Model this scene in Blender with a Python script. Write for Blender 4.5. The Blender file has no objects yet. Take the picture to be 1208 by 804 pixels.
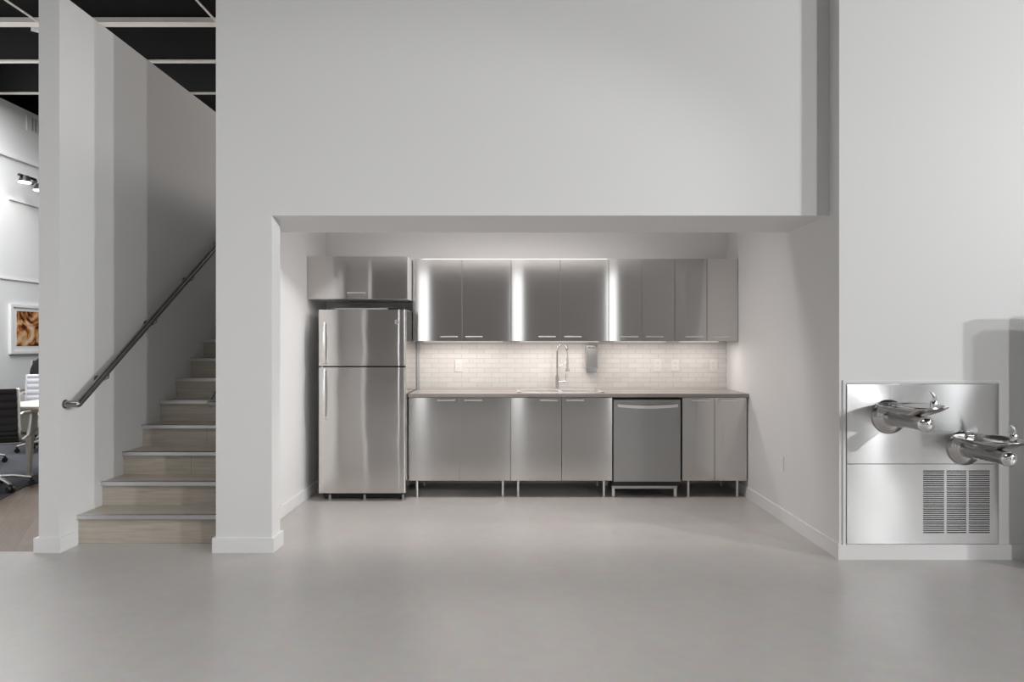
import bpy, bmesh, math, random
from mathutils import Vector, Matrix
random.seed(7)
scene = bpy.context.scene
COL = scene.collection
PI = math.pi

# ------------------------------------------------------------------ materials
def new_mat(name):
    m = bpy.data.materials.new(name); m.use_nodes = True
    nt = m.node_tree
    return m, nt, nt.nodes['Principled BSDF']

def plain(name, col, rough=0.5, metal=0.0, spec=0.5, bump=0.0, bscale=200, var=0.0, vscale=3.0):
    m, nt, b = new_mat(name)
    b.inputs['Base Color'].default_value = (*col, 1)
    b.inputs['Roughness'].default_value = rough
    b.inputs['Metallic'].default_value = metal
    b.inputs['Specular IOR Level'].default_value = spec
    tc = nt.nodes.new('ShaderNodeTexCoord')
    if var > 0:
        n = nt.nodes.new('ShaderNodeTexNoise'); n.inputs['Scale'].default_value = vscale
        n.inputs['Detail'].default_value = 4
        nt.links.new(tc.outputs['Object'], n.inputs['Vector'])
        mr = nt.nodes.new('ShaderNodeMix'); mr.data_type = 'RGBA'
        mr.inputs['A'].default_value = (*[c*(1-var) for c in col], 1)
        mr.inputs['B'].default_value = (*[min(1, c*(1+var)) for c in col], 1)
        nt.links.new(n.outputs['Fac'], mr.inputs['Factor'])
        nt.links.new(mr.outputs['Result'], b.inputs['Base Color'])
    if bump > 0:
        n2 = nt.nodes.new('ShaderNodeTexNoise'); n2.inputs['Scale'].default_value = bscale
        nt.links.new(tc.outputs['Object'], n2.inputs['Vector'])
        bp = nt.nodes.new('ShaderNodeBump'); bp.inputs['Strength'].default_value = bump
        bp.inputs['Distance'].default_value = 0.002
        nt.links.new(n2.outputs['Fac'], bp.inputs['Height'])
        nt.links.new(bp.outputs['Normal'], b.inputs['Normal'])
    return m

def steel(name, col=(0.63, 0.615, 0.60), rough=0.3, aniso=0.9, wave=0.0, wscale=1.2, rot=0.25, axis='Z', grain=1.0):
    m, nt, b = new_mat(name)
    L = nt.links
    b.inputs['Metallic'].default_value = 1
    b.inputs['Anisotropic'].default_value = aniso
    b.inputs['Anisotropic Rotation'].default_value = rot
    tg = nt.nodes.new('ShaderNodeTangent'); tg.direction_type = 'RADIAL'; tg.axis = axis
    L.new(tg.outputs['Tangent'], b.inputs['Tangent'])
    tc = nt.nodes.new('ShaderNodeTexCoord')
    mp = nt.nodes.new('ShaderNodeMapping'); mp.inputs['Scale'].default_value = (2, 2, 1400)
    L.new(tc.outputs['Object'], mp.inputs['Vector'])
    n = nt.nodes.new('ShaderNodeTexNoise'); n.inputs['Scale'].default_value = 1; n.inputs['Detail'].default_value = 2
    L.new(mp.outputs['Vector'], n.inputs['Vector'])
    mix = nt.nodes.new('ShaderNodeMix'); mix.data_type = 'RGBA'
    mix.inputs['A'].default_value = (*[c*(1-0.015*grain) for c in col], 1); mix.inputs['B'].default_value = (*[c*(1+0.015*grain) for c in col], 1)
    L.new(n.outputs['Fac'], mix.inputs['Factor']); L.new(mix.outputs['Result'], b.inputs['Base Color'])
    mr = nt.nodes.new('ShaderNodeMapRange')
    mr.inputs['To Min'].default_value = rough*(1-0.03*grain); mr.inputs['To Max'].default_value = rough*(1+0.03*grain)
    L.new(n.outputs['Fac'], mr.inputs['Value']); L.new(mr.outputs['Result'], b.inputs['Roughness'])
    if wave > 0:
        w = nt.nodes.new('ShaderNodeTexNoise'); w.inputs['Scale'].default_value = wscale
        w.inputs['Detail'].default_value = 1
        L.new(tc.outputs['Object'], w.inputs['Vector'])
        bp = nt.nodes.new('ShaderNodeBump'); bp.inputs['Strength'].default_value = 1
        bp.inputs['Distance'].default_value = wave
        L.new(w.outputs['Fac'], bp.inputs['Height']); L.new(bp.outputs['Normal'], b.inputs['Normal'])
    return m

def emit(name, col, strength):
    m, nt, b = new_mat(name)
    b.inputs['Base Color'].default_value = (*col, 1)
    b.inputs['Emission Color'].default_value = (*col, 1)
    b.inputs['Emission Strength'].default_value = strength
    return m

def concrete():
    m, nt, b = new_mat('polished_concrete'); L = nt.links
    tc = nt.nodes.new('ShaderNodeTexCoord')
    n = nt.nodes.new('ShaderNodeTexNoise'); n.inputs['Scale'].default_value = 0.55; n.inputs['Detail'].default_value = 6
    n.inputs['Roughness'].default_value = 0.6
    L.new(tc.outputs['Object'], n.inputs['Vector'])
    r = nt.nodes.new('ShaderNodeValToRGB')
    r.color_ramp.elements[0].position = 0.35; r.color_ramp.elements[0].color = (0.44, 0.425, 0.41, 1)
    r.color_ramp.elements[1].position = 0.65; r.color_ramp.elements[1].color = (0.50, 0.473, 0.455, 1)
    L.new(n.outputs['Fac'], r.inputs['Fac'])
    v = nt.nodes.new('ShaderNodeTexNoise'); v.inputs['Scale'].default_value = 14; v.inputs['Detail'].default_value = 5
    L.new(tc.outputs['Object'], v.inputs['Vector'])
    mx = nt.nodes.new('ShaderNodeMix'); mx.data_type = 'RGBA'; mx.blend_type = 'OVERLAY'; mx.inputs['Factor'].default_value = 0.12
    L.new(r.outputs['Color'], mx.inputs['A']); L.new(v.outputs['Color'], mx.inputs['B'])
    L.new(mx.outputs['Result'], b.inputs['Base Color'])
    mr = nt.nodes.new('ShaderNodeMapRange'); mr.inputs['To Min'].default_value = 0.24; mr.inputs['To Max'].default_value = 0.40
    L.new(v.outputs['Fac'], mr.inputs['Value']); L.new(mr.outputs['Result'], b.inputs['Roughness'])
    return m

def planks(name, c1, c2, seam, w, h, rot=0.0, plane='XY', rough=0.45):
    m, nt, b = new_mat(name); L = nt.links
    tc = nt.nodes.new('ShaderNodeTexCoord')
    sp = nt.nodes.new('ShaderNodeSeparateXYZ'); L.new(tc.outputs['Object'], sp.inputs[0])
    cb = nt.nodes.new('ShaderNodeCombineXYZ')
    if plane == 'XY':
        L.new(sp.outputs['X'], cb.inputs['X']); L.new(sp.outputs['Y'], cb.inputs['Y'])
    else:
        L.new(sp.outputs['X'], cb.inputs['X']); L.new(sp.outputs['Z'], cb.inputs['Y'])
    mp = nt.nodes.new('ShaderNodeMapping'); mp.inputs['Rotation'].default_value = (0, 0, rot)
    L.new(cb.outputs[0], mp.inputs['Vector'])
    br = nt.nodes.new('ShaderNodeTexBrick'); br.inputs['Scale'].default_value = 1
    br.inputs['Brick Width'].default_value = w; br.inputs['Row Height'].default_value = h
    br.inputs['Mortar Size'].default_value = 0.0018; br.inputs['Mortar Smooth'].default_value = 0.3
    br.inputs['Color1'].default_value = (*c1, 1); br.inputs['Color2'].default_value = (*c2, 1)
    br.inputs['Mortar'].default_value = (*seam, 1)
    L.new(mp.outputs[0], br.inputs['Vector'])
    m2 = nt.nodes.new('ShaderNodeMapping'); m2.inputs['Scale'].default_value = (3, 60, 60)
    L.new(mp.outputs[0], m2.inputs['Vector'])
    n = nt.nodes.new('ShaderNodeTexNoise'); n.inputs['Scale'].default_value = 1; n.inputs['Detail'].default_value = 5
    n.inputs['Distortion'].default_value = 0.6
    L.new(m2.outputs[0], n.inputs['Vector'])
    mx = nt.nodes.new('ShaderNodeMix'); mx.data_type = 'RGBA'; mx.blend_type = 'OVERLAY'; mx.inputs['Factor'].default_value = 0.35
    L.new(br.outputs['Color'], mx.inputs['A']); L.new(n.outputs['Fac'], mx.inputs['B'])
    L.new(mx.outputs['Result'], b.inputs['Base Color'])
    b.inputs['Roughness'].default_value = rough
    return m

def tilemat():
    m, nt, b = new_mat('white_subway_tile'); L = nt.links
    tc = nt.nodes.new('ShaderNodeTexCoord')
    sp = nt.nodes.new('ShaderNodeSeparateXYZ'); L.new(tc.outputs['Object'], sp.inputs[0])
    cb = nt.nodes.new('ShaderNodeCombineXYZ')
    L.new(sp.outputs['X'], cb.inputs['X']); L.new(sp.outputs['Z'], cb.inputs['Y'])
    br = nt.nodes.new('ShaderNodeTexBrick'); br.inputs['Scale'].default_value = 1
    br.inputs['Brick Width'].default_value = 0.146; br.inputs['Row Height'].default_value = 0.0464
    br.inputs['Mortar Size'].default_value = 0.0018; br.inputs['Mortar Smooth'].default_value = 0.2
    br.inputs['Color1'].default_value = (0.80, 0.785, 0.775, 1); br.inputs['Color2'].default_value = (0.74, 0.725, 0.715, 1)
    br.inputs['Mortar'].default_value = (0.56, 0.55, 0.54, 1)
    L.new(cb.outputs[0], br.inputs['Vector']); L.new(br.outputs['Color'], b.inputs['Base Color'])
    b.inputs['Roughness'].default_value = 0.18
    bp = nt.nodes.new('ShaderNodeBump'); bp.inputs['Strength'].default_value = 0.6; bp.inputs['Distance'].default_value = 0.0015
    bp.invert = True
    L.new(br.outputs['Fac'], bp.inputs['Height']); L.new(bp.outputs['Normal'], b.inputs['Normal'])
    return m

def printmat():
    m, nt, b = new_mat('abstract_warm_print'); L = nt.links
    tc = nt.nodes.new('ShaderNodeTexCoord')
    n = nt.nodes.new('ShaderNodeTexNoise'); n.inputs['Scale'].default_value = 3.4; n.inputs['Detail'].default_value = 5
    n.inputs['Distortion'].default_value = 2.0
    L.new(tc.outputs['Object'], n.inputs['Vector'])
    r = nt.nodes.new('ShaderNodeValToRGB'); e = r.color_ramp.elements
    e[0].position = 0.40; e[0].color = (0.03, 0.012, 0.01, 1)
    e[1].position = 0.68; e[1].color = (0.75, 0.62, 0.52, 1)
    for p, c in ((0.44, (0.22, 0.06, 0.03, 1)), (0.5, (0.55, 0.25, 0.06, 1)), (0.58, (0.62, 0.42, 0.25, 1))):
        x = e.new(p); x.color = c
    L.new(n.outputs['Fac'], r.inputs['Fac']); L.new(r.outputs['Color'], b.inputs['Base Color'])
    b.inputs['Roughness'].default_value = 0.3
    return m

M = {}
M['paint'] = plain('white_wall_paint', (0.76, 0.76, 0.76), 0.55, bump=0.06, bscale=260)
M['trim'] = plain('white_trim_paint', (0.80, 0.80, 0.80), 0.35)
M['concrete'] = concrete()
M['wood_floor'] = planks('brown_plank_floor', (0.15, 0.11, 0.085), (0.20, 0.15, 0.115), (0.08, 0.06, 0.05), 1.6, 0.2, rot=math.radians(62))
M['carpet'] = plain('charcoal_carpet', (0.055, 0.058, 0.066), 0.95, bump=0.8, bscale=350, var=0.25, vscale=40)
M['stair_wood'] = planks('pale_oak_stair', (0.46, 0.415, 0.355), (0.52, 0.475, 0.41), (0.26, 0.21, 0.16), 1.27, 0.341, plane='XZ')
M['tread_wood'] = planks('pale_oak_tread', (0.42, 0.375, 0.32), (0.47, 0.42, 0.36), (0.25, 0.2, 0.15), 1.1, 0.14)
M['nosing'] = plain('aluminium_nosing', (0.70, 0.70, 0.71), 0.35, metal=1)
M['tile'] = tilemat()
M['ceil'] = plain('dark_deck_paint', (0.022, 0.021, 0.020), 0.8, var=0.2)
M['dark_wall'] = plain('dark_grey_wall', (0.54, 0.525, 0.51), 0.6)
M['grey_wall'] = plain('mid_grey_wall', (0.36, 0.36, 0.36), 0.6)
M['joist'] = plain('black_joist_web', (0.02, 0.02, 0.02), 0.7)
M['flange'] = plain('cream_joist_flange', (0.85, 0.81, 0.76), 0.5, var=0.08, vscale=9)
M['steel'] = steel('brushed_steel', rough=0.105, aniso=1.0, wave=0.0003, wscale=1.1)
M['steel_side'] = steel('brushed_steel_side', (0.55, 0.54, 0.53), rough=0.3, aniso=0.5)
M['fridge_steel'] = steel('brushed_steel_fridge', (0.66, 0.645, 0.63), rough=0.13, aniso=1.0, wave=0.004, wscale=2.6)
M['fridge_side'] = plain('glossy_grey_side', (0.62, 0.60, 0.58), 0.10, metal=1)
M['dw_steel'] = steel('brushed_steel_dishwasher', (0.46, 0.46, 0.455), rough=0.36, aniso=0.8, wave=0.002, wscale=3)
M['panel_steel'] = steel('brushed_steel_panel', (0.63, 0.63, 0.63), rough=0.17, aniso=1.0, wave=0.014, wscale=1.3, grain=0.0)
M['polished'] = plain('polished_steel', (0.66, 0.65, 0.64), 0.16, metal=1)
M['chrome'] = plain('chrome', (0.85, 0.85, 0.85), 0.06, metal=1)
M['handle'] = plain('satin_nickel', (0.86, 0.85, 0.83), 0.38, metal=1)
M['rail'] = plain('dark_steel_rail', (0.30, 0.295, 0.285), 0.22, metal=1)
M['black'] = plain('black_plastic', (0.012, 0.012, 0.013), 0.4)
M['grey_plastic'] = plain('grey_plastic', (0.32, 0.31, 0.31), 0.4)
M['quartz'] = plain('grey_brown_quartz', (0.29, 0.265, 0.25), 0.28, var=0.12, vscale=60)
M['white_plastic'] = plain('white_plastic', (0.82, 0.81, 0.80), 0.35)
M['slot'] = plain('dark_slot', (0.05, 0.05, 0.05), 0.6)
M['leather'] = plain('black_leather', (0.022, 0.022, 0.024), 0.42, bump=0.3, bscale=120)
M['leather_white'] = plain('white_leather', (0.62, 0.62, 0.66), 0.45, bump=0.3, bscale=120)
M['tabletop'] = planks('pale_wood_table', (0.72, 0.64, 0.54), (0.76, 0.68, 0.58), (0.6, 0.52, 0.42), 1.2, 0.3)
M['table_leg'] = plain('putty_metal', (0.60, 0.56, 0.49), 0.45)
M['print'] = printmat()
M['led'] = emit('warm_white_led', (1.0, 0.93, 0.86), 2)
M['spot'] = emit('lamp_face', (1, 0.97, 0.93), 9)
M['window_glow'] = emit('daylight_pane', (0.95, 0.98, 1.0), 1.9)  # glow for the added panes that the steel mirrors
M['vent'] = plain('vent_white', (0.7, 0.7, 0.7), 0.5)

# ------------------------------------------------------------------ mesh helpers
class MB:
    def __init__(s): s.bm = bmesh.new()
    def _join(s, b, M4=None, smooth=False):
        if M4 is not None: bmesh.ops.transform(b, matrix=M4, verts=b.verts)
        if smooth:
            for f in b.faces: f.smooth = True
        me = bpy.data.meshes.new('tmp'); b.to_mesh(me); b.free()
        s.bm.from_mesh(me); bpy.data.meshes.remove(me)
        return s
    def box(s, x0, x1, y0, y1, z0, z1, bev=0.0, seg=2, M4=None):
        b = bmesh.new(); bmesh.ops.create_cube(b, size=1)
        bmesh.ops.transform(b, matrix=Matrix.Translation(((x0+x1)/2, (y0+y1)/2, (z0+z1)/2)) @ Matrix.Diagonal((abs(x1-x0), abs(y1-y0), abs(z1-z0), 1)), verts=b.verts)
        if bev > 0:
            bmesh.ops.bevel(b, geom=b.edges[:], offset=bev, segments=seg, affect='EDGES', profile=0.5)
        return s._join(b, M4)
    def cyl(s, a, b_, r, r2=None, n=20, caps=True, smooth=True):
        a = Vector(a); b_ = Vector(b_); d = b_-a
        b = bmesh.new()
        bmesh.ops.create_cone(b, cap_ends=caps, segments=n, radius1=r, radius2=r if r2 is None else r2, depth=d.length)
        q = Vector((0, 0, 1)).rotation_difference(d.normalized()).to_matrix().to_4x4()
        if smooth:
            for f in b.faces:
                if len(f.verts) == 4: f.smooth = True
        return s._join(b, Matrix.Translation((a+b_)/2) @ q)
    def tube(s, pts, r, n=10, rads=None):
        pts = [Vector(p) for p in pts]; b = bmesh.new(); rings = []
        t0 = (pts[1]-pts[0]).normalized()
        up = Vector((0, 0, 1)) if abs(t0.z) < 0.9 else Vector((0, 1, 0))
        nrm = t0.cross(up).normalized()
        for i, p in enumerate(pts):
            if i == 0: t = t0
            elif i == len(pts)-1: t = (pts[i]-pts[i-1]).normalized()
            else: t = ((pts[i]-pts[i-1]).normalized()+(pts[i+1]-pts[i]).normalized()).normalized()
            nrm = (nrm - t*nrm.dot(t)).normalized(); bn = t.cross(nrm)
            rr = rads[i] if rads else r
            rings.append([b.verts.new(p+(nrm*math.cos(2*PI*k/n)+bn*math.sin(2*PI*k/n))*rr) for k in range(n)])
        for i in range(len(rings)-1):
            for k in range(n):
                f = b.faces.new((rings[i][k], rings[i][(k+1) % n], rings[i+1][(k+1) % n], rings[i+1][k])); f.smooth = True
        b.faces.new(rings[0][::-1]); b.faces.new(rings[-1])
        bmesh.ops.recalc_face_normals(b, faces=b.faces)
        return s._join(b)
    def lathe(s, prof, c=(0, 0, 0), n=48, M4=None, smooth=True):
        b = bmesh.new(); rings = []
        for r, z in prof:
            if r < 1e-5: rings.append([b.verts.new((0, 0, z))])
            else: rings.append([b.verts.new((r*math.cos(2*PI*k/n), r*math.sin(2*PI*k/n), z)) for k in range(n)])
        for i in range(len(rings)-1):
            A, B = rings[i], rings[i+1]
            for k in range(n):
                if len(A) == 1 and len(B) == 1: continue
                if len(A) == 1: f = b.faces.new((A[0], B[k], B[(k+1) % n]))
                elif len(B) == 1: f = b.faces.new((A[k], A[(k+1) % n], B[0]))
                else: f = b.faces.new((A[k], A[(k+1) % n], B[(k+1) % n], B[k]))
                f.smooth = smooth
        bmesh.ops.recalc_face_normals(b, faces=b.faces)
        return s._join(b, Matrix.Translation(c) @ (M4 if M4 is not None else Matrix.Identity(4)))
    def prism(s, poly, axis, a, b_, bev=0.0):
        """poly: list of 2D points; axis 'X': (y,z) pts extruded in x; 'Y': (x,z); 'Z': (x,y)"""
        b = bmesh.new()
        def P(p, t):
            return {'X': (t, p[0], p[1]), 'Y': (p[0], t, p[1]), 'Z': (p[0], p[1], t)}[axis]
        A = [b.verts.new(P(p, a)) for p in poly]; B = [b.verts.new(P(p, b_)) for p in poly]
        n = len(poly)
        b.faces.new(A); b.faces.new(B[::-1])
        for i in range(n): b.faces.new((A[i], B[i], B[(i+1) % n], A[(i+1) % n]))
        bmesh.ops.recalc_face_normals(b, faces=b.faces)
        if bev > 0: bmesh.ops.bevel(b, geom=b.edges[:], offset=bev, segments=2, affect='EDGES')
        return s._join(b)
    def build(s, name, mat, parent=None, org=None):
        """vertices are given in world space; they become local to the parent (or to org)"""
        o_w = Vector(parent['_w']) if parent is not None else Vector(org if org is not None else (0, 0, 0))
        bmesh.ops.transform(s.bm, matrix=Matrix.Translation(-o_w), verts=s.bm.verts)
        me = bpy.data.meshes.new(name); s.bm.to_mesh(me); s.bm.free()
        me.materials.append(M[mat] if isinstance(mat, str) else mat)
        fl = [p.use_smooth for p in me.polygons]
        if any(fl):
            me.set_sharp_from_angle(angle=math.radians(38))
            me.polygons.foreach_set('use_smooth', fl)
        o = bpy.data.objects.new(name, me); COL.objects.link(o)
        o['_w'] = tuple(o_w)
        if parent is not None: o.parent = parent
        else: o.location = o_w
        return o

def box(*a, **k): return MB().box(*a, **k)

def tag(o, label=None, cat=None, group=None, kind=None):
    if label: o['label'] = label
    if cat: o['category'] = cat
    if group: o['group'] = group
    if kind: o['kind'] = kind
    return o

def thing(name, loc, label, cat, group=None):
    o = bpy.data.objects.new(name, None); COL.objects.link(o)
    o.location = loc; o['_w'] = tuple(loc); o.empty_display_size = 0.1
    return tag(o, label, cat, group)

def struct(name, mb, mat):
    return tag(mb.build(name, mat), kind='structure')

def copy_tree(o, parent=None):
    c = o.copy(); COL.objects.link(c)
    if parent is not None: c.parent = parent
    for ch in list(o.children): copy_tree(ch, c)
    return c

# ------------------------------------------------------------------ camera
EYE = 1.37; F = 805.0; CX = 607.0; CY = 402.5
cam = bpy.data.cameras.new('camera'); co = bpy.data.objects.new('camera', cam); COL.objects.link(co)
co.location = (0, 0, EYE); co.rotation_euler = (PI/2, 0, 0)
cam.sensor_width = 36; cam.lens = F*36/1208
cam.shift_x = -(CX-604)/1208; cam.shift_y = (CY-402)/1208
cam.clip_start = 0.05
scene.camera = co

# ------------------------------------------------------------------ room shell
YM = 4.44           # face of the main wall
XL = -1.943         # left edge of the main wall's pillar
XR = 2.046          # corner of the right wall block
XA = -1.82          # left side of the kitchen alcove
YB = 6.60           # back of the alcove
ZO = 2.188          # head of the opening
ZC = 5.50           # deck height

struct('floor', MB().box(-9.5, 16, -6.2, 4.45, -0.1, 0).box(-3.096, 16, 4.45, 12, -0.1, 0), 'concrete')
struct('floor_wood', MB().box(-9.5, -3.096, 4.45, 12.0, -0.1, 0.0), 'wood_floor')
tag(MB().prism([(-3.15, 7.3), (-4.58, 6.70), (-4.62, 6.45), (-4.43, 5.86), (-5.6, 5.2), (-7.56, 5.2), (-7.56, 11.9), (-3.15, 11.9)], 'Z', 0.0, 0.008).build('carpet', 'carpet'),
    'charcoal carpet under the table and chairs beyond the stair wall', 'carpet')

w = MB()
w.box(XL, -1.580, YM, 4.60, 0, ZO)
w.box(XL, XR, YM, 4.60, ZO, ZC)
struct('wall_front', w, 'paint')
struct('wall_soffit', box(XA, XR, 4.60, 5.125, ZO, 3.0), 'paint')
struct('wall_alcove_left', box(-1.93, XA, 4.60, 9.0, 0, 3.30), 'paint')
struct('wall_alcove_right', MB().box(XR, XR+0.15, 4.45, YB+0.15, 0, 3.0), 'paint')
struct('wall_back', box(XA, XR, YB, YB+0.12, 0, 3.0), 'paint')
struct('ceiling_alcove', box(XA, XR+0.15, 4.60, 9.0, 3.0, 3.12), 'paint')
struct('wall_right', box(XR, 16, 4.30, 4.45, 0, ZC), 'paint')
struct('wall_stair_left', box(-3.096, -2.961, YM, 9.0, 0, 3.64), 'paint')
struct('wall_stair_end', box(-3.096, 2.2, 9.0, 9.15, 0, 3.64), 'paint')
struct('wall_left', box(-7.75, -7.60, -6.2, 12.0, 0, 4.97), 'paint')
struct('wall_left_outer', box(-9.6, -9.5, -6.2, 12.0, 0, ZC), 'ceil')
struct('wall_far', box(-9.5, 16, 12.0, 12.15, 0, ZC), 'ceil')
struct('ceiling', box(-9.6, 16.15, -6.2, 12.15, ZC, ZC+0.1), 'ceil')
struct('wall_side_right', box(16, 16.15, -6.2, 12.0, 0, ZC), 'paint')
struct('wall_low_right', box(3.30, 4.4, 3.90, 3.96, 0, 1.65), 'paint')  # unseen free-standing panel, shaped to cast a shadow on the right wall
# the wall behind the camera: white ends, a dark run between them with three tall glowing panes added to streak the steel
WR = ((-2.62, -2.32), (-0.06, 0.22), (2.50, 2.78))
w = MB(); xs = -3.95
for a, b in WR:
    w.box(xs, a, -6.15, -6.0, 0, ZC); w.box(a, b, -6.15, -6.0, 4.9, ZC); w.box(a, b, -6.15, -6.0, 0, 0.1); xs = b
w.box(xs, 4.7, -6.15, -6.0, 0, ZC)
struct('wall_behind', w, 'dark_wall')
struct('wall_behind_left', box(-9.5, -3.95, -6.15, -6.0, 0, ZC), 'paint')
w = MB(); xs = 4.7
for a, b in ((7.4, 7.95), (8.9, 9.5)):
    w.box(xs, a, -6.15, -6.0, 0, ZC).box(a, b, -6.15, -6.0, 4.2, ZC).box(a, b, -6.15, -6.0, 0, 0.2); xs = b
w.box(xs, 16, -6.15, -6.0, 0, ZC)
struct('wall_behind_right', w, 'grey_wall')
struct('window_4', box(7.4, 7.95, -6.12, -6.08, 0.2, 4.2), 'window_glow')  # added glowing panes, bright lobes in the fountain panel's reflection
struct('window_5', box(8.9, 9.5, -6.12, -6.08, 0.2, 4.2), 'window_glow')
for i, (a, b) in enumerate(WR):
    struct('window_%d' % (i+1), box(a, b, -6.12, -6.08, 0.1, 4.9), 'window_glow')  # added glowing panes, vertical streaks on the cabinet doors

# baseboards
BH = 0.095; T = 0.018
def board(name, mb): struct(name, mb, 'trim')
board('baseboard_stair_wall', MB().prism([(-3.118, 4.6), (-3.118, YM-T), (-2.943, YM-T), (-2.943, 4.60), (-2.961, 4.60), (-2.961, YM), (-3.096, YM), (-3.096, 4.6)], 'Z', 0, BH))
board('baseboard_pillar', MB().prism([(XL-0.018, 4.6), (XL-0.018, YM-T), (-1.562, YM-T), (-1.562, 4.615), (-1.580, 4.615), (-1.580, YM), (XL, YM), (XL, 4.6)], 'Z', 0, BH))
board('baseboard_alcove_left', box(XA, XA+T, 4.60, YB, 0, BH, bev=0.003))
board('baseboard_alcove_right', MB().prism([(XR-0.012, 4.30-0.016), (16, 4.30-0.016), (16, 4.30), (XR, 4.30), (XR, YB), (XR-0.012, YB)], 'Z', 0, BH))
struct('baseboard_left', box(-7.60, -7.58, -6, 12, 0, 0.1), 'trim')

# ledges on the left room's wall
struct('trim_1', box(-7.60, -7.55, 4.5, 11.9, 4.13, 4.20), 'trim')
struct('trim_2', box(-7.60, -7.57, 10.25, 11.9, 3.50, 3.53), 'trim')
struct('trim_3', box(-7.60, -7.58, 4.5, 11.9, 2.30, 2.325), 'trim')

# ------------------------------------------------------------------ ceiling steel
def joist(Y, z, d, h, label):
    t = thing('ceiling_joist', (-5.5, Y, z), label, 'beam', 'dark ceiling joists with pale lower edges')
    MB().box(-9.5, 2.0, Y, Y+d, z, z+h).build('bottom_flange', 'flange', t)
    MB().box(-9.5, 2.0, Y+d*0.4, Y+d*0.6, z+h, ZC).build('web', 'joist', t)
joist(7.70, 4.97, 0.12, 0.055, 'wide pale-edged ceiling joist nearest the main wall')
joist(8.77, 4.97, 0.07, 0.02, 'middle thin pale-edged ceiling joist over the stair wall')
joist(9.90, 4.97, 0.06, 0.015, 'furthest thin pale-edged ceiling joist, just above the white side wall')
tag(MB().tube([(-5.31, 2, 4.93), (-5.31, 7.69, 4.93)], 0.012).build('ceiling_conduit', 'flange'), 'thin pale conduit crossing the dark ceiling above the office chairs', 'conduit')
tag(MB().tube([(-3.32, 2, 4.93), (-3.32, 7.69, 4.93)], 0.012).build('ceiling_conduit', 'flange'), 'thin pale conduit crossing the dark ceiling above the stairs', 'conduit')
tag(MB().prism([(-5.55, 7.83), (-5.25, 7.83), (-5.25, 8.1)], 'Z', 4.93, 4.98).build('gusset_plate', 'trim'), 'small white triangular plate against the widest ceiling joist', 'plate')

# ------------------------------------------------------------------ stairs
ST = thing('staircase', (-2.45, 4.62, 0), 'straight flight of pale wood steps with metal nosings', 'stairs')
Y0 = 4.632; RUN = 0.268; Z1 = 0.195; RISE = 0.1705
SX0, SX1 = -2.961, -1.930
zp = 0.0
for i in range(15):
    y = Y0+RUN*i; z = Z1+RISE*i
    MB().box(SX0+0.001, SX1-0.001, y, y+0.02, zp, z-0.02).build('riser', 'stair_wood', ST)
    tr = MB().box(SX0+0.001, SX1-0.001, y-0.012, y+RUN+0.005, z-0.022, z, bev=0.002).build('tread', 'tread_wood', ST)
    nb = MB().box(SX0+0.001, SX1-0.001, y-0.022, y+0.012, z-0.001, z+0.003)
    nb.box(SX0+0.001, SX1-0.001, y-0.022, y-0.013, z-0.026, z+0.003)
    nb.build('nosing', 'nosing', tr)
    zp = z

# handrails
def rail(label, xr, xw, y0, y1):
    sl = RISE/RUN
    z0 = 0.958
    t = thing('handrail', (xw, y0, z0), label, 'handrail', 'steel handrails of the staircase')
    s = 1 if xr > xw else -1
    pts = [(xw+s*0.003, y0, z0), (xr-s*0.004, y0, z0), (xr, y0+0.006, z0+0.002), (xr, y1, z0+(y1-y0)*sl)]
    MB().tube(pts, 0.0235, n=16).build('rail', 'rail', t)
    MB().cyl((xw+s*0.001, y0, z0), (xw+s*0.008, y0, z0), 0.029, n=24).build('end_flange', 'rail', t)
    for y in (y0+0.34, y0+0.98, y0+1.62, y0+2.26, y0+2.9, y0+3.5):
        if y > y1: continue
        zc = z0+(y-y0)*sl
        b = MB().tube([(xw+s*0.004, y, zc-0.075), (xr-s*0.03, y, zc-0.075), (xr-s*0.004, y, zc-0.06), (xr, y, zc-0.022)], 0.007, n=8)
        b.cyl((xw+s*0.001, y, zc-0.075), (xw+s*0.007, y, zc-0.075), 0.03, n=20)
        b.build('bracket', 'rail', t)
rail('dark steel handrail climbing the wide lit stair wall', -2.872, -2.961, 4.49, 8.3)
rail('short visible end of handrail beside the white pillar', -2.035, -1.943, 4.565, 8.3)

# ------------------------------------------------------------------ refrigerator
fx0, fx1 = -1.686, -0.932
FR = thing('refrigerator', ((fx0+fx1)/2, 6.2, 0), 'tall stainless top-freezer refrigerator standing left of the counter', 'refrigerator')
MB().box(fx0+0.008, fx1-0.004, 5.935, 6.56, 0.055, 1.645, bev=0.006).build('body', 'fridge_side', FR)
def fdoor(name, z0, z1):
    n = 14; poly = []
    # gently crowned front in plan, rounded vertical edges
    W = fx1-fx0
    pts = []
    for k in range(n+1):
        u = k/n; x = fx0+0.022+(W-0.044)*u
        pts.append((x, 5.850+0.0008*(2*u-1)**2))
    def arc(cx, cy, a0, a1, r=0.022):
        return [(cx+r*math.cos(a0+(a1-a0)*k/5), cy+r*math.sin(a0+(a1-a0)*k/5)) for k in range(6)]
    poly = arc(fx0+0.022, 5.8728, PI, 1.5*PI)[:-1] + pts + arc(fx1-0.022, 5.8728, 1.5*PI, 2*PI)[1:] + [(fx1, 5.925), (fx0, 5.925)]
    m = MB().prism(poly, 'Z', z0, z1)
    o = m.build(name, 'fridge_steel', FR)
    for p in o.data.polygons:
        p.use_smooth = True
    o.data.set_sharp_from_angle(angle=math.radians(38))
    return o
d1 = fdoor('freezer_door', 1.160, 1.6425)
d2 = fdoor('fridge_door', 0.070, 1.148)
MB().box(fx0+0.02, fx1-0.02, 5.925, 5.937, 0.08, 1.63).build('door_gasket', 'black', FR)
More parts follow.
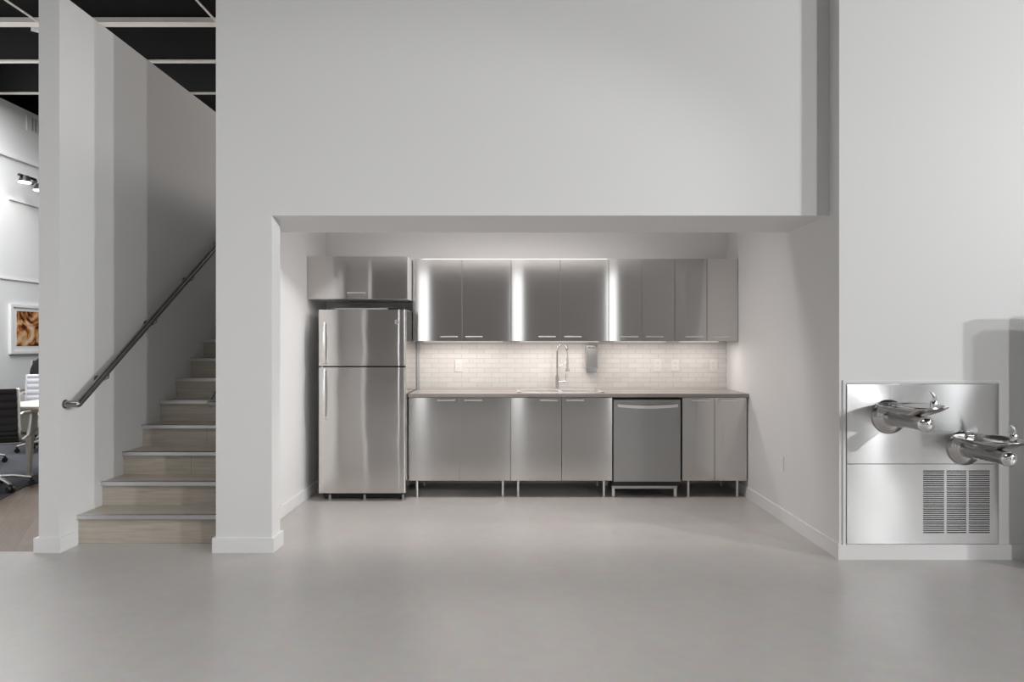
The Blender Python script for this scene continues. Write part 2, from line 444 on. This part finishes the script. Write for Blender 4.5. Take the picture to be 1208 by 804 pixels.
def fhandle(par, z0, z1, flip):
    x = -1.625; pts = []; rad = []
    for k in range(13):
        u = k/12; z = z0+(z1-z0)*u
        pts.append((x, 5.822-0.022*math.sin(PI*u), z)); rad.append(0.010+0.003*math.sin(PI*u))
    h = MB().tube(pts, 0.011, n=12, rads=rad)
    h.cyl((x, 5.87, z0+0.012), (x, 5.818, z0+0.012), 0.012).cyl((x, 5.87, z1-0.012), (x, 5.818, z1-0.012), 0.012)
    h.build('door_handle', 'handle', par)
fhandle(d1, 1.175, 1.535, 0); fhandle(d2, 0.700, 1.135, 0)
bd = MB().box(-1.025, -0.990, 5.846, 5.853, 1.520, 1.555, bev=0.002).build('badge', 'handle', d1)
MB().lathe([(0.009, 0), (0.012, 0.0), (0.012, 0.002), (0.009, 0.002), (0.009, 0)], (-1.0075, 5.8455, 1.5375), 24, Matrix.Rotation(PI/2, 4, 'X')).build('badge_ring', 'slot', bd)
MB().box(-1.565, -1.11, 5.94, 6.4, 1.645, 1.660, bev=0.003).build('top_cover', 'grey_plastic', FR)
MB().box(-1.09, -0.955, 5.875, 5.99, 1.644, 1.664, bev=0.004).build('hinge_cover', 'black', FR)
g = MB().box(fx0+0.02, fx1-0.02, 5.93, 5.95, 0.018, 0.066)
for k in range(5): g.box(fx0+0.05, fx1-0.05, 5.924, 5.932, 0.024+0.008*k, 0.028+0.008*k)
g.build('toe_grille', 'black', FR)
for x in (fx0+0.05, fx1-0.05):
    for y in (5.95, 6.45):
        MB().cyl((x-0.012, y, 0.022), (x+0.012, y, 0.022), 0.022).build('roller', 'black', FR)
for x in (fx0+0.085, -1.30, fx1-0.035):
    MB().cyl((x, 5.915, 0.0), (x, 5.915, 0.045), 0.011).cyl((x, 5.915, 0.0), (x, 5.915, 0.008), 0.018).build('levelling_foot', 'grey_plastic', FR)

# ------------------------------------------------------------------ cabinets
def bar_handle(par, xc, yf, z, w=0.155):
    h = MB().box(xc-w/2, xc+w/2, yf-0.034, yf-0.026, z-0.0055, z+0.0055, bev=0.0015)
    for s in (-1, 1): h.box(xc+s*(w/2-0.005)-0.005, xc+s*(w/2-0.005)+0.005, yf-0.03, yf, z-0.0055, z+0.0055)
    return h.build('handle', 'handle', par)

def cabinet(name, label, group, x0, x1, xs, yf, yb, z0, z1, hz, hx, legs=False, body='steel_side'):
    t = thing(name, ((x0+x1)/2, (yf+yb)/2, 0 if legs else z0), label, 'cabinet', group)
    if 'sink' in label:
        c = MB()
        for q in ((x0+0.001, x0+0.018, yf+0.021, yb, z0, z1), (x1-0.018, x1-0.001, yf+0.021, yb, z0, z1), (x0+0.018, x1-0.018, yf+0.021, yb, z0, z0+0.018), (x0+0.018, x1-0.018, yb-0.006, yb, z0+0.018, z1)): c.box(*q)
        c.build('carcass', body, t)
    else:
        MB().box(x0+0.001, x1-0.001, yf+0.021, yb, z0, z1, bev=0.001).build('carcass', body, t)
    edges = [x0]+list(xs)+[x1]
    for i in range(len(edges)-1):
        a, b = edges[i], edges[i+1]
        dd = MB().box(a+0.0018, b-0.0018, yf, yf+0.019, z0+0.001, z1-0.002, bev=0.0015).build('door', 'steel', t)
        bar_handle(dd, hx[i], yf, hz)
    if legs:
        for x in (x0+0.068, x1-0.068):
            for y in (yf+0.06, yb-0.08):
                l = MB().cyl((x, y, 0.006), (x, y, z0), 0.0115, n=16).cyl((x, y, 0), (x, y, 0.008), 0.014, n=16)
                l.build('leg', 'handle', t)
    return t
UP = 'stainless wall cabinets over the counter'
YU = 6.24; ZU0 = 1.372; ZU1 = 2.126
def ux(u, Y=YU): return (u-CX)*Y/F
cabinet('wall_cabinet', 'stainless two-door wall cabinet directly right of the over-fridge cabinet', UP, -0.932, -0.031, [ux(545)], YU, YB-0.002, ZU0, ZU1, 1.413, [ux(529.5, 6.21), ux(559, 6.21)])
cabinet('wall_cabinet', 'stainless two-door wall cabinet directly above the faucet', UP, -0.031, 0.861, [ux(661)], YU, YB-0.002, ZU0, ZU1, 1.413, [ux(645.5, 6.21), ux(676, 6.21)])
cabinet('wall_cabinet', 'narrower stainless wall cabinet just right of the soap dispenser', UP, 0.861, 1.465, [ux(757)], YU, YB-0.002, ZU0, ZU1, 1.413, [ux(743, 6.21), ux(773, 6.21)])
cabinet('wall_cabinet', 'stainless wall cabinet at the far end touching the white side wall', UP, 1.465, 2.044, [ux(834)], YU, YB-0.002, ZU0, ZU1, 1.413, [ux(820, 6.21), ux(849.5, 6.21)])
cabinet('wall_cabinet', 'low wide stainless cabinet mounted above the refrigerator', None, XA+0.002, -0.940, [], 5.99, YB-0.002, 1.742, 2.118, 1.795, [ux(420, 5.96)], body='trim')
LO = 'stainless base cabinets under the counter'
YL = 5.975; ZL0 = 0.150; ZL1 = 0.880
def lx(u, Y=YL): return (u-CX)*Y/F
cabinet('base_cabinet', 'stainless two-door base cabinet beside the refrigerator, on metal legs', LO, -0.930, -0.036, [lx(542)], YL, YB-0.02, ZL0, ZL1, 0.857, [lx(526, 5.94), lx(558, 5.94)], True)
cabinet('base_cabinet', 'stainless two-door base cabinet under the sink and faucet', LO, -0.036, 0.857, [lx(662.5)], YL, YB-0.02, ZL0, ZL1, 0.857, [lx(647.5, 5.94), lx(678.5, 5.94)], True)
cabinet('base_cabinet', 'narrower stainless base cabinet between dishwasher and white side wall', LO, 1.468, 2.036, [lx(843)], YL, YB-0.02, ZL0, ZL1, 0.857, [lx(828, 5.94), lx(859.5, 5.94)], True)

# countertop with sink hole
SK = (0.035, 0.785, 6.075, 6.455)
zt = 0.914; zb = 0.884
ct = MB().box(-0.927, SK[0], 5.945, YB-0.001, zb, zt).box(SK[1], 2.044, 5.945, YB-0.001, zb, zt)
ct.box(SK[0], SK[1], 5.945, SK[2], zb, zt).box(SK[0], SK[1], SK[3], YB-0.001, zb, zt)
tag(ct.build('countertop', 'quartz'), 'long grey-brown stone countertop over the base cabinets and dishwasher', 'countertop')

# sink
S = thing('kitchen_sink', ((SK[0]+SK[1])/2, 6.26, zt), 'stainless double sink set in the countertop below the faucet', 'sink')
r = MB(); a, b, c, d = SK
for (x0, x1, y0, y1) in ((a-0.015, b+0.015, c-0.015, c+0.02), (a-0.015, b+0.015, d-0.045, d+0.015), (a-0.015, a+0.02, c-0.015, d+0.015), (b-0.02, b+0.015, c-0.015, d+0.015), ((a+b)/2-0.015, (a+b)/2+0.015, c, d)):
    r.box(x0, x1, y0, y1, zt+0.0005, zt+0.005, bev=0.0015)
r.build('rim', 'handle', S)
for x0, x1 in ((a+0.02, (a+b)/2-0.015), ((a+b)/2+0.015, b-0.02)):
    q = MB(); y0, y1, z0, z1 = c+0.02, d-0.045, zt-0.19, zt+0.001
    q.box(x0-0.004, x0, y0, y1, z0, z1).box(x1, x1+0.004, y0, y1, z0, z1).box(x0, x1, y0-0.004, y0, z0, z1).box(x0, x1, y1, y1+0.004, z0, z1).box(x0, x1, y0, y1, z0-0.004, z0)
    bw = q.build('bowl', 'handle', S)
    MB().lathe([(0.0, 0.001), (0.03, 0.001), (0.04, 0.003), (0.045, 0.0)], ((x0+x1)/2, (y0+y1)/2, z0), 24).build('drain', 'chrome', bw)

# faucet
fxp = 0.406; fy = 6.50
FA = thing('faucet', (fxp, fy, zt), 'tall chrome pull-down spring faucet behind the sink', 'faucet')
m = MB().cyl((fxp, fy, zt), (fxp, fy, zt+0.012), 0.028).cyl((fxp, fy, zt+0.012), (fxp, fy, zt+0.13), 0.017)
m.build('base_column', 'polished', FA)
pts = [(fxp, fy, zt+0.12), (fxp, fy, 1.285)]
R = 0.046
for k in range(1, 13):
    a_ = PI - PI*0.93*k/12
    pts.append((fxp+R+R*math.cos(a_), fy, 1.285+0.062*math.sin(a_)))
MB().tube(pts, 0.0085, n=12).build('riser_tube', 'polished', FA)
ex, ez = pts[-1][0], pts[-1][2]
m = MB(); 
for k in range(16): m.lathe([(0.0085, -0.002), (0.0115, 0), (0.0085, 0.002)], (fxp, fy, 1.12+0.0105*k), 14)
m.build('spring', 'polished', FA)
MB().cyl((ex-0.001, fy, ez+0.008), (ex+0.004, fy, ez-0.02), 0.014, 0.011).build('hose_collar', 'polished', FA)
MB().tube([(ex+0.003, fy, ez-0.015), (ex+0.006, fy-0.004, ez-0.06), (ex+0.006, fy-0.004, 1.20)], 0.005).build('hose', 'polished', FA)
hx_ = ex+0.006
MB().lathe([(0.006, 0.135), (0.011, 0.13), (0.0125, 0.06), (0.012, 0.035), (0.022, 0.012), (0.022, 0.0), (0.0, 0.0)], (hx_, fy-0.004, 1.085), 20).build('spray_head', 'grey_plastic', FA)
MB().tube([(fxp, fy, 1.115), (hx_-0.012, fy-0.004, 1.175)], 0.005).build('docking_arm', 'polished', FA)
MB().tube([(fxp, fy, 0.985), (fxp+0.083, fy, 0.985)], 0.010).build('lever_barrel', 'polished', FA)
MB().tube([(fxp+0.078, fy, 0.985), (fxp+0.084, fy-0.005, 1.065)], 0.0038).build('lever', 'polished', FA)

# soap dispenser
sx0, sx1 = (691-CX)*6.53/F, (705-CX)*6.53/F
SD = thing('soap_dispenser', ((sx0+sx1)/2, 6.5, 1.07), 'stainless wall-mounted soap dispenser on the white tiles', 'soap dispenser')
MB().box(sx0, sx1, 6.50, 6.588, 1.12, 1.335, bev=0.010, seg=3).build('body', 'steel_side', SD)
MB().prism([(sx0+0.004, 1.125), (sx1-0.004, 1.125), (sx1-0.012, 1.075), (sx0+0.010, 1.075)], 'Y', 6.515, 6.585).build('push_nozzle', 'polished', SD)
MB().box(sx0+0.012, sx1-0.012, 6.494, 6.502, 1.300, 1.322, bev=0.003).build('lid_latch', 'polished', SD)

# backsplash
struct('wall_tile', box(XA+0.9, XR-0.0005, YB-0.010, YB-0.0005, 0.914, 1.3715), 'tile')

# outlets on the tile
def outlet_front(u, v0, v1, label, rocker=False):
    Y = YB-0.010
    xc = (u-CX)*Y/F; z1 = EYE-(v0-CY)*Y/F; z0 = EYE-(v1-CY)*Y/F; zc = (z0+z1)/2
    t = thing('wall_outlet', (xc, Y, zc), label, 'outlet', 'white outlet plates on the tiled backsplash')
    pl = MB().box(xc-0.036, xc+0.036, Y-0.006, Y, zc-0.058, zc+0.058, bev=0.003).build('cover_plate', 'white_plastic', t)
    for s in (-1, 1):
        k = MB().box(xc-0.017, xc+0.017, Y-0.009, Y-0.005, zc+s*0.021-0.015, zc+s*0.021+0.015, bev=0.003).build('socket', 'white_plastic', t)
        MB().box(xc-0.008, xc-0.006, Y-0.0095, Y-0.0085, zc+s*0.021-0.004, zc+s*0.021+0.006).box(xc+0.006, xc+0.008, Y-0.0095, Y-0.0085, zc+s*0.021-0.004, zc+s*0.021+0.006).build('slots', 'slot', k)
outlet_front(541, 423.5, 439, 'white outlet plate on the tiles between refrigerator and faucet')
outlet_front(775.5, 423, 438.5, 'white outlet plate on the tiles, nearest the soap dispenser')
outlet_front(796.5, 423, 438.5, 'white outlet plate on the tiles, middle one right of the soap dispenser')
outlet_front(841.5, 423, 438.5, 'white outlet plate on the tiles closest to the white side wall')
# outlet on alcove right wall
yo = 5.22; zo = 0.437
t = thing('wall_outlet', (XR, yo, zo), 'white outlet low on the plain side wall near the fountains', 'outlet')
MB().box(XR-0.006, XR, yo-0.036, yo+0.036, zo-0.058, zo+0.058, bev=0.002).build('cover_plate', 'white_plastic', t)
for s in (-1, 1):
    MB().box(XR-0.009, XR-0.005, yo-0.017, yo+0.017, zo+s*0.021-0.015, zo+s*0.021+0.015, bev=0.003).build('socket', 'white_plastic', t)

# under-cabinet LED strips
for i, (x0, x1, lb) in enumerate(((-0.85, -0.10, 'slim lit strip under the wall cabinet nearest the refrigerator'), (0.04, 0.79, 'slim lit strip under the wall cabinet above the faucet'), (0.92, 1.41, 'slim lit strip under the cabinet next to the soap dispenser'), (1.52, 1.90, 'slim lit strip under the endmost wall cabinet'))):
    t = thing('under_cabinet_light', ((x0+x1)/2, 6.34, ZU0), lb, 'light', 'strip lights under the wall cabinets')
    MB().box(x0, x1, 6.32, 6.36, ZU0-0.0045, ZU0-0.0005).build('housing', 'white_plastic', t)
    MB().box(x0+0.01, x1-0.01, 6.325, 6.355, ZU0-0.006, ZU0-0.0045).build('diffuser', 'led', t)
    L = bpy.data.lights.new('strip', 'AREA'); L.shape = 'RECTANGLE'; L.size = x1-x0-0.02; L.size_y = 0.03
    L.energy = 2.5*(x1-x0)/0.75; L.color = (1.0, 0.92, 0.85)
    lo = bpy.data.objects.new('strip_light', L); COL.objects.link(lo); lo.location = ((x0+x1)/2, 6.34, ZU0-0.008)

# ------------------------------------------------------------------ dishwasher
dx0, dx1 = (723-CX)*YL/F, (803-CX)*YL/F
DW = thing('dishwasher', ((dx0+dx1)/2, 6.28, 0), 'stainless dishwasher under the counter with a bowed bar handle', 'dishwasher')
MB().box(dx0, dx1, 6.0, 6.55, 0.10, 0.872).build('body', 'black', DW)
dd = MB().box(dx0+0.004, dx1-0.004, 5.962, 6.0, 0.145, 0.862, bev=0.004).build('door', 'dw_steel', DW)
pts = []; n = 16
hb = bmesh.new()
m = MB(); prev = None
for k in range(n):
    u0, u1 = k/n, (k+1)/n
    def c_(u): return (dx0+0.035+(dx1-dx0-0.07)*u, 5.925-0.012*math.sin(PI*u), 0.812-0.012*math.sin(PI*u))
    p, q = c_(u0), c_(u1)
    m.prism([(p[0], p[2]-0.013), (q[0], q[2]-0.013), (q[0], q[2]+0.013), (p[0], p[2]+0.013)], 'Y', (p[1]+q[1])/2, (p[1]+q[1])/2+0.012)
hb.free()
for x in (dx0+0.045, dx1-0.045): m.box(x-0.01, x+0.01, 5.93, 5.965, 0.801, 0.823)
m.build('door_handle', 'handle', dd)
MB().box(dx0+0.004, dx1-0.02, 6.02, 6.035, 0.072, 0.135, bev=0.002).build('kick_plate', 'steel_side', DW)
for x in (dx0+0.012, dx1-0.035):
    for y in (6.04, 6.5):
        MB().box(x-0.012, x+0.012, y-0.012, y+0.012, 0, 0.10).build('foot', 'handle', DW)

# ------------------------------------------------------------------ drinking fountains
px0, px1 = 2.089, 3.041; pz0, pzm, pz1 = 0.098, 0.600, 1.102; YW = 4.30; YP = 4.288
FP = thing('drinking_fountain', ((px0+px1)/2, YW, 0.098), 'two-level stainless wall drinking fountain with louvred lower panel', 'drinking fountain')
MB().box(px0, px1, YP, YW, pzm+0.0015, pz1, bev=0.0015).build('upper_panel', 'panel_steel', FP)
lx0, lx1, lz0, lz1 = (1089-CX)*YP/F, (1167.5-CX)*YP/F, EYE-(629-CY)*YP/F, EYE-(554-CY)*YP/F
q = MB().box(px0, lx0, YP, YW, pz0, pzm-0.0015).box(lx1, px1, YP, YW, pz0, pzm-0.0015).box(lx0, lx1, YP, YW, pz0, lz0).box(lx0, lx1, YP, YW, lz1, pzm-0.0015)
q.build('access_panel', 'panel_steel', FP)
g = MB(); ns = 30; W3 = (lx1-lx0)
for k in range(ns+1):
    z = lz0+(lz1-lz0)*k/ns
    g.box(lx0, lx1, YP+0.0005, YP+0.004, z-0.0032, z+0.0032)
for x in (lx0+W3/3, lx0+2*W3/3): g.box(x-0.008, x+0.008, YP, YP+0.0045, lz0, lz1)
g.build('louvre_grille', 'panel_steel', FP)
MB().box(lx0, lx1, YW-0.003, YW-0.001, lz0, lz1).build('grille_cavity', 'black', FP)  # black sheet stands in for the shade behind the slats
def fountain(dx, dz):
    X = 2.350+dx; Z = 0.898+dz
    rot = Matrix.Rotation(PI/2, 4, 'X')   # z axis -> -y
    fl = MB().lathe([(0, 0.0), (0.104, 0.0), (0.108, 0.006), (0.106, 0.014), (0.085, 0.030), (0.055, 0.040), (0.042, 0.043), (0, 0.043)], (X, YP, Z), 48, rot).build('mounting_flange', 'polished', FP)
    arm = MB().lathe([(0.0, 0.0), (0.055, 0.0), (0.047, 0.10), (0.042, 0.22), (0.042, 0.345), (0.0, 0.345)], (X, YP-0.03, Z-0.002), 40, rot).build('arm', 'polished', FP)
    MB().lathe([(0.0, 0.0), (0.044, 0.0), (0.046, 0.006), (0.046, 0.016), (0.042, 0.028), (0.030, 0.040), (0.014, 0.045), (0, 0.046)], (X, YP-0.375, Z-0.002), 40, rot).build('push_button', 'chrome', arm)
    yb, zr = 4.065, Z+0.087
    prof = [(0.0, -0.058), (0.06, -0.057), (0.10, -0.047), (0.15, -0.026), (0.186, -0.006), (0.192, 0.001), (0.190, 0.006), (0.183, 0.004), (0.165, -0.008), (0.11, -0.030), (0.05, -0.036), (0.0, -0.037)]
    bs = MB().lathe(prof, (X+0.012, yb, zr), 56).build('basin', 'polished', FP)
    MB().lathe([(0, 0.002), (0.02, 0.003), (0.024, 0.0)], (X, yb+0.02, zr-0.037), 20).build('drain', 'chrome', bs)
    sx_, sy_ = X+0.140, yb-0.012
    MB().lathe([(0.020, -0.02), (0.020, 0.028), (0.016, 0.034), (0.0, 0.036)], (sx_, sy_, zr), 20).build('bubbler_base', 'chrome', bs)
    MB().tube([(sx_, sy_, zr+0.03), (sx_+0.006, sy_, zr+0.045), (sx_+0.002, sy_, zr+0.062), (sx_-0.012, sy_, zr+0.078), (sx_-0.024, sy_, zr+0.088)], 0.006, n=10, rads=[0.010, 0.011, 0.010, 0.007, 0.004]).build('spout', 'chrome', bs)
    for a in (-0.03, -0.012, 0.006):
        pass
    MB().box(X-0.03, X+0.02, YP-0.075, YP-0.028, Z+0.05, Z+0.092, bev=0.006).build('basin_bracket', 'polished', FP)
fountain(0, 0); fountain(0.474, -0.197)
# white bead framing the steel panel
w = MB()
w.box(px0-0.022, px0-0.006, 4.292, YW, BH, pz1+0.024).box(px1+0.006, px1+0.022, 4.292, YW, BH, pz1+0.024).box(px0-0.006, px1+0.006, 4.292, YW, pz1+0.006, pz1+0.024)
struct('trim_4', w, 'trim')

# ------------------------------------------------------------------ left room
# table
TB = thing('meeting_table', (-4.3, 7.3, 0), 'pale wood meeting table with tapered putty legs', 'table')
MB().box(-5.12, -3.25, 6.55, 8.25, 0.715, 0.745, bev=0.006).build('tabletop', 'tabletop', TB)
MB().box(-4.95, -3.4, 6.75, 8.05, 0.665, 0.714).build('apron', 'table_leg', TB)
def tleg(x, y, sx, sy):
    b = bmesh.new()
    def ring(cx, cy, hw, hd, z): return [b.verts.new((cx+a*hw, cy+c*hd, z)) for a, c in ((-1, -1), (1, -1), (1, 1), (-1, 1))]
    R_ = [ring(x, y, 0.060, 0.045, 0.665), ring(x+sx*0.01, y, 0.052, 0.04, 0.48), ring(x+sx*0.03, y, 0.030, 0.025, 0.42), ring(x-0.0, y, 0.016, 0.016, 0.02), ring(x, y, 0.03, 0.03, 0.008), ]
    R_[0:0] = []
    for i in range(4):
        for k in range(4): b.faces.new((R_[i][k], R_[i][(k+1) % 4], R_[i+1][(k+1) % 4], R_[i+1][k]))
    b.faces.new(R_[0][::-1]); b.faces.new(R_[-1]); bmesh.ops.recalc_face_normals(b, faces=b.faces)
    q = MB(); q._join(b); q.build('leg', 'table_leg', TB)
for x, y in ((-4.93, 6.93), (-3.5, 6.93), (-4.86, 7.9), (-3.5, 7.9)): tleg(x, y, 0.3 if x < -4 else -0.3, 0)

def office_chair(label, mat, hi, group=None):
    t = thing('office_chair', (0, 0, 0), label, 'chair', group)
    # profile of the sling: seat front -> seat rear -> back top ; chair faces +y (back rest at -y)
    top = 1.10 if hi else 0.94
    prof = [(0.24, 0.455), (0.20, 0.475), (0.0, 0.462), (-0.14, 0.455), (-0.205, 0.48), (-0.235, 0.55), (-0.245, 0.68), (-0.265, 0.82), (-0.29, top)]
    # smooth resample
    P = [Vector((0, a, b)) for a, b in prof]; S_ = []
    for i in range(len(P)-1):
        p0, p1, p2, p3 = P[max(i-1, 0)], P[i], P[i+1], P[min(i+2, len(P)-1)]
        for k in range(6):
            u = k/6
            S_.append(0.5*((2*p1)+(-p0+p2)*u+(2*p0-5*p1+4*p2-p3)*u*u+(-p0+3*p1-3*p2+p3)*u**3))
    S_.append(P[-1])
    b = bmesh.new(); F_, B_ = [], []
    N = len(S_)
    for i, p in enumerate(S_):
        tg = (S_[min(i+1, N-1)]-S_[max(i-1, 0)]).normalized(); nm = Vector((0, -tg.z, tg.y))
        if nm.z < 0 and nm.y < 0: nm = -nm
        rib = 0.008+0.010*abs(math.sin(PI*i/3.0))
        F_.append([b.verts.new(p+nm*rib+Vector((x, 0, 0))) for x in (-0.235, 0.235)])
        B_.append([b.verts.new(p-nm*rib+Vector((x, 0, 0))) for x in (-0.235, 0.235)])
    for i in range(N-1):
        for A, fl in ((F_, 0), (B_, 1)):
            f = b.faces.new((A[i][0], A[i][1], A[i+1][1], A[i+1][0])); f.smooth = True
        for s in (0, 1): b.faces.new((F_[i][s], F_[i+1][s], B_[i+1][s], B_[i][s]))
    b.faces.new((F_[0][0], F_[0][1], B_[0][1], B_[0][0])); b.faces.new((F_[-1][0], F_[-1][1], B_[-1][1], B_[-1][0]))
    bmesh.ops.recalc_face_normals(b, faces=b.faces)
    q = MB(); q._join(b); q.build('seat_sling', mat, t)
    for s in (-1, 1):
        q = MB().tube([p+Vector((s*0.245, 0, 0)) for p in S_[::3]], 0.013, n=8)
        q.build('side_frame', 'handle', t)
        q = MB().tube([(s*0.25, -0.25, 0.70), (s*0.27, -0.20, 0.715), (s*0.27, 0.06, 0.70), (s*0.27, 0.11, 0.68), (s*0.262, 0.12, 0.60), (s*0.25, 0.08, 0.47)], 0.012, n=8)
        q.build('armrest', 'handle', t)
    q = MB().cyl((0, 0, 0.10), (0, 0, 0.28), 0.028).cyl((0, 0, 0.28), (0, 0, 0.42), 0.016).box(-0.22, 0.22, -0.04, 0.04, 0.41, 0.44, bev=0.01)
    q.build('gas_column', 'handle', t)
    for k in range(5):
        a = 2*PI*k/5+0.35; cx, cy = math.cos(a), math.sin(a)
        q = MB().tube([(0.02*cx, 0.02*cy, 0.12), (0.15*cx, 0.15*cy, 0.11), (0.29*cx, 0.29*cy, 0.075)], 0.014, n=8, rads=[0.02, 0.017, 0.012])
        sp = q.build('base_spoke', 'handle', t)
        q = MB()
        px, py = -cy, cx
        for s in (-1, 1):
            q.cyl((0.29*cx+px*s*0.008, 0.29*cy+py*s*0.008, 0.0275), (0.29*cx+px*s*0.028, 0.29*cy+py*s*0.028, 0.0275), 0.0275, n=16)
        q.cyl((0.29*cx, 0.29*cy, 0.03), (0.29*cx, 0.29*cy, 0.07), 0.012)
        q.build('caster', 'black', sp)
    return t
c1 = office_chair('black ribbed office chair with bright metal arms, in front of the table', 'leather', False)
c3 = copy_tree(c1); c3['label'] = 'black office chair further back at the picture edge, only its caster showing'
c2 = office_chair('white ribbed office chair at the far side of the table', 'leather_white', False)
c4 = office_chair('tall black office chair behind the white chair, below the framed picture', 'leather', True)
Z8 = 0.008
q = MB().lathe([(0.0, 0.03), (0.20, 0.028), (0.245, 0.012), (0.25, 0.0), (0.245, -0.012), (0.20, -0.028), (0.0, -0.03)], (0, 0, 0), 40)
bmesh.ops.transform(q.bm, matrix=Matrix.Translation((0, -0.275, 0.90)) @ Matrix.Rotation(PI/2-0.1, 4, 'X') @ Matrix.Diagonal((1.08, 1.15, 1, 1)), verts=q.bm.verts)
q.build('back_cushion', 'leather', c4)
c1.location = (-4.80, 6.28, Z8); c1.rotation_euler = (0, 0, math.radians(25))
c3.location = (-6.00, 7.55, Z8); c3.rotation_euler = (0, 0, math.radians(-60))
c2.location = (-5.88, 8.55, Z8); c2.rotation_euler = (0, 0, math.radians(205))
c4.location = (-6.38, 9.25, Z8); c4.rotation_euler = (0, 0, math.radians(195))

# framed picture on the left room's wall
PF = thing('framed_picture', (-7.6, 10.9, 1.2), 'white framed abstract print in warm browns hanging above the far chairs', 'picture')
y0, y1, z0, z1 = 10.25, 11.6, 1.18, 1.935
q = MB().box(-7.60, -7.56, y0, y1, z0, z0+0.045).box(-7.60, -7.56, y0, y1, z1-0.045, z1).box(-7.60, -7.56, y0, y0+0.045, z0+0.045, z1-0.045).box(-7.60, -7.56, y1-0.045, y1, z0+0.045, z1-0.045)
q.build('frame', 'trim', PF)
MB().box(-7.598, -7.575, y0+0.045, y1-0.045, z0+0.045, z1-0.045).build('mat_board', 'white_plastic', PF)
MB().box(-7.576, -7.572, y0+0.13, y1-0.13, z0+0.12, z1-0.10).build('print', 'print', PF)

# wall-mounted track lamp
TL = thing('track_light', (-7.4, 10.7, 3.9), 'small black track lamp with lit heads high on the side wall', 'lamp')
q = MB().tube([(-7.6, 10.75, 3.86), (-7.40, 10.55, 3.84), (-7.27, 10.35, 3.82), (-7.25, 9.98, 3.81)], 0.022, n=8)
q.build('track_arm', 'black', TL)
for x, y, z in ((-7.25, 10.10, 3.73), (-7.25, 10.42, 3.68)):
    h = MB().cyl((x, y, z), (x, y, z+0.09), 0.085, 0.05).build('lamp_head', 'black', TL)
    MB().cyl((x, y, z-0.012), (x, y, z-0.001), 0.08).build('lamp_face', 'spot', h)

# vent grille
VG = thing('wall_vent', (-7.6, 11.0, 4.75), 'small white louvred vent high on the side wall under the joists', 'vent')
MB().box(-7.60, -7.585, 10.62, 11.6, 4.66, 4.90).build('frame', 'vent', VG)
q = MB()
for k in range(12): q.box(-7.588, -7.58, 10.72+0.07*k, 10.75+0.07*k, 4.68, 4.88)
q.build('slats', 'grey_plastic', VG)

# ------------------------------------------------------------------ lights
def area(name, loc, target, size, energy, col=(1, 1, 1), sy=None):
    L = bpy.data.lights.new(name, 'AREA'); L.energy = energy; L.color = col; L.size = size
    if sy: L.shape = 'RECTANGLE'; L.size_y = sy
    else: L.shape = 'DISK'
    o = bpy.data.objects.new(name, L); COL.objects.link(o); o.location = loc
    d = Vector(target)-Vector(loc); o.rotation_euler = d.to_track_quat('-Z', 'Y').to_euler()
    return o
area('lamp_near', (5.53, 1.76, 3.0), (1.0, 4.6, 1.3), 0.14, 32, (1.0, 1.0, 1.0))
area('lamp_right', (13.5, -4.7, 5.2), (0.5, 4.6, 1.2), 0.40, 610, (1.0, 1.0, 1.0))
area('lamp_far', (7.65, -5.5, 5.0), (-1.0, 4.6, 1.2), 0.25, 260, (1.0, 1.0, 1.0))
SL = bpy.data.lights.new('lamp_stairs', 'SPOT'); SL.energy = 500; SL.spot_size = math.radians(26); SL.spot_blend = 0.6; SL.shadow_soft_size = 0.08
so = bpy.data.objects.new('lamp_stairs', SL); COL.objects.link(so); so.location = (6.4, 1.4, 3.4)
so.rotation_euler = (Vector((-2.96, 4.9, 1.6))-Vector((6.4, 1.4, 3.4))).to_track_quat('-Z', 'Y').to_euler()
area('hall_ceiling', (-1.8, 0.6, 5.4), (-1.8, 0.6, 0), 5.0, 92, (1.0, 1.0, 1.0), sy=4.0).data.spread = math.radians(110)  # added overhead fill, spread narrowed to light mostly the floor
area('left_room', (-5.6, 8.2, 4.8), (-5.8, 8.2, 0), 2.2, 330, (0.98, 0.99, 1.0), sy=3.5)
area('alcove_ceiling', (0.0, 5.45, 2.98), (0.0, 5.45, 0), 2.0, 27, (1.0, 0.945, 0.92), sy=0.3).data.spread = math.radians(128)
area('mezzanine', (-0.4, 7.2, 4.3), (-3.0, 7.2, 3.3), 0.5, 16, (1.0, 0.90, 0.82))

wld = bpy.data.worlds.new('world'); scene.world = wld; wld.use_nodes = True
wld.node_tree.nodes['Background'].inputs[0].default_value = (0.6, 0.65, 0.7, 1)
wld.node_tree.nodes['Background'].inputs[1].default_value = 0.3

for o in list(bpy.data.objects):
    if '_w' in o: del o['_w']
vs = scene.view_settings
vs.view_transform = 'Standard'; vs.look = 'None'; vs.exposure = 0; vs.gamma = 1; vs.use_curve_mapping = False
scene.cycles.use_denoising = True
scene.cycles.max_bounces = 10; scene.cycles.diffuse_bounces = 6; scene.cycles.glossy_bounces = 5
scene.cycles.sample_clamp_indirect = 6
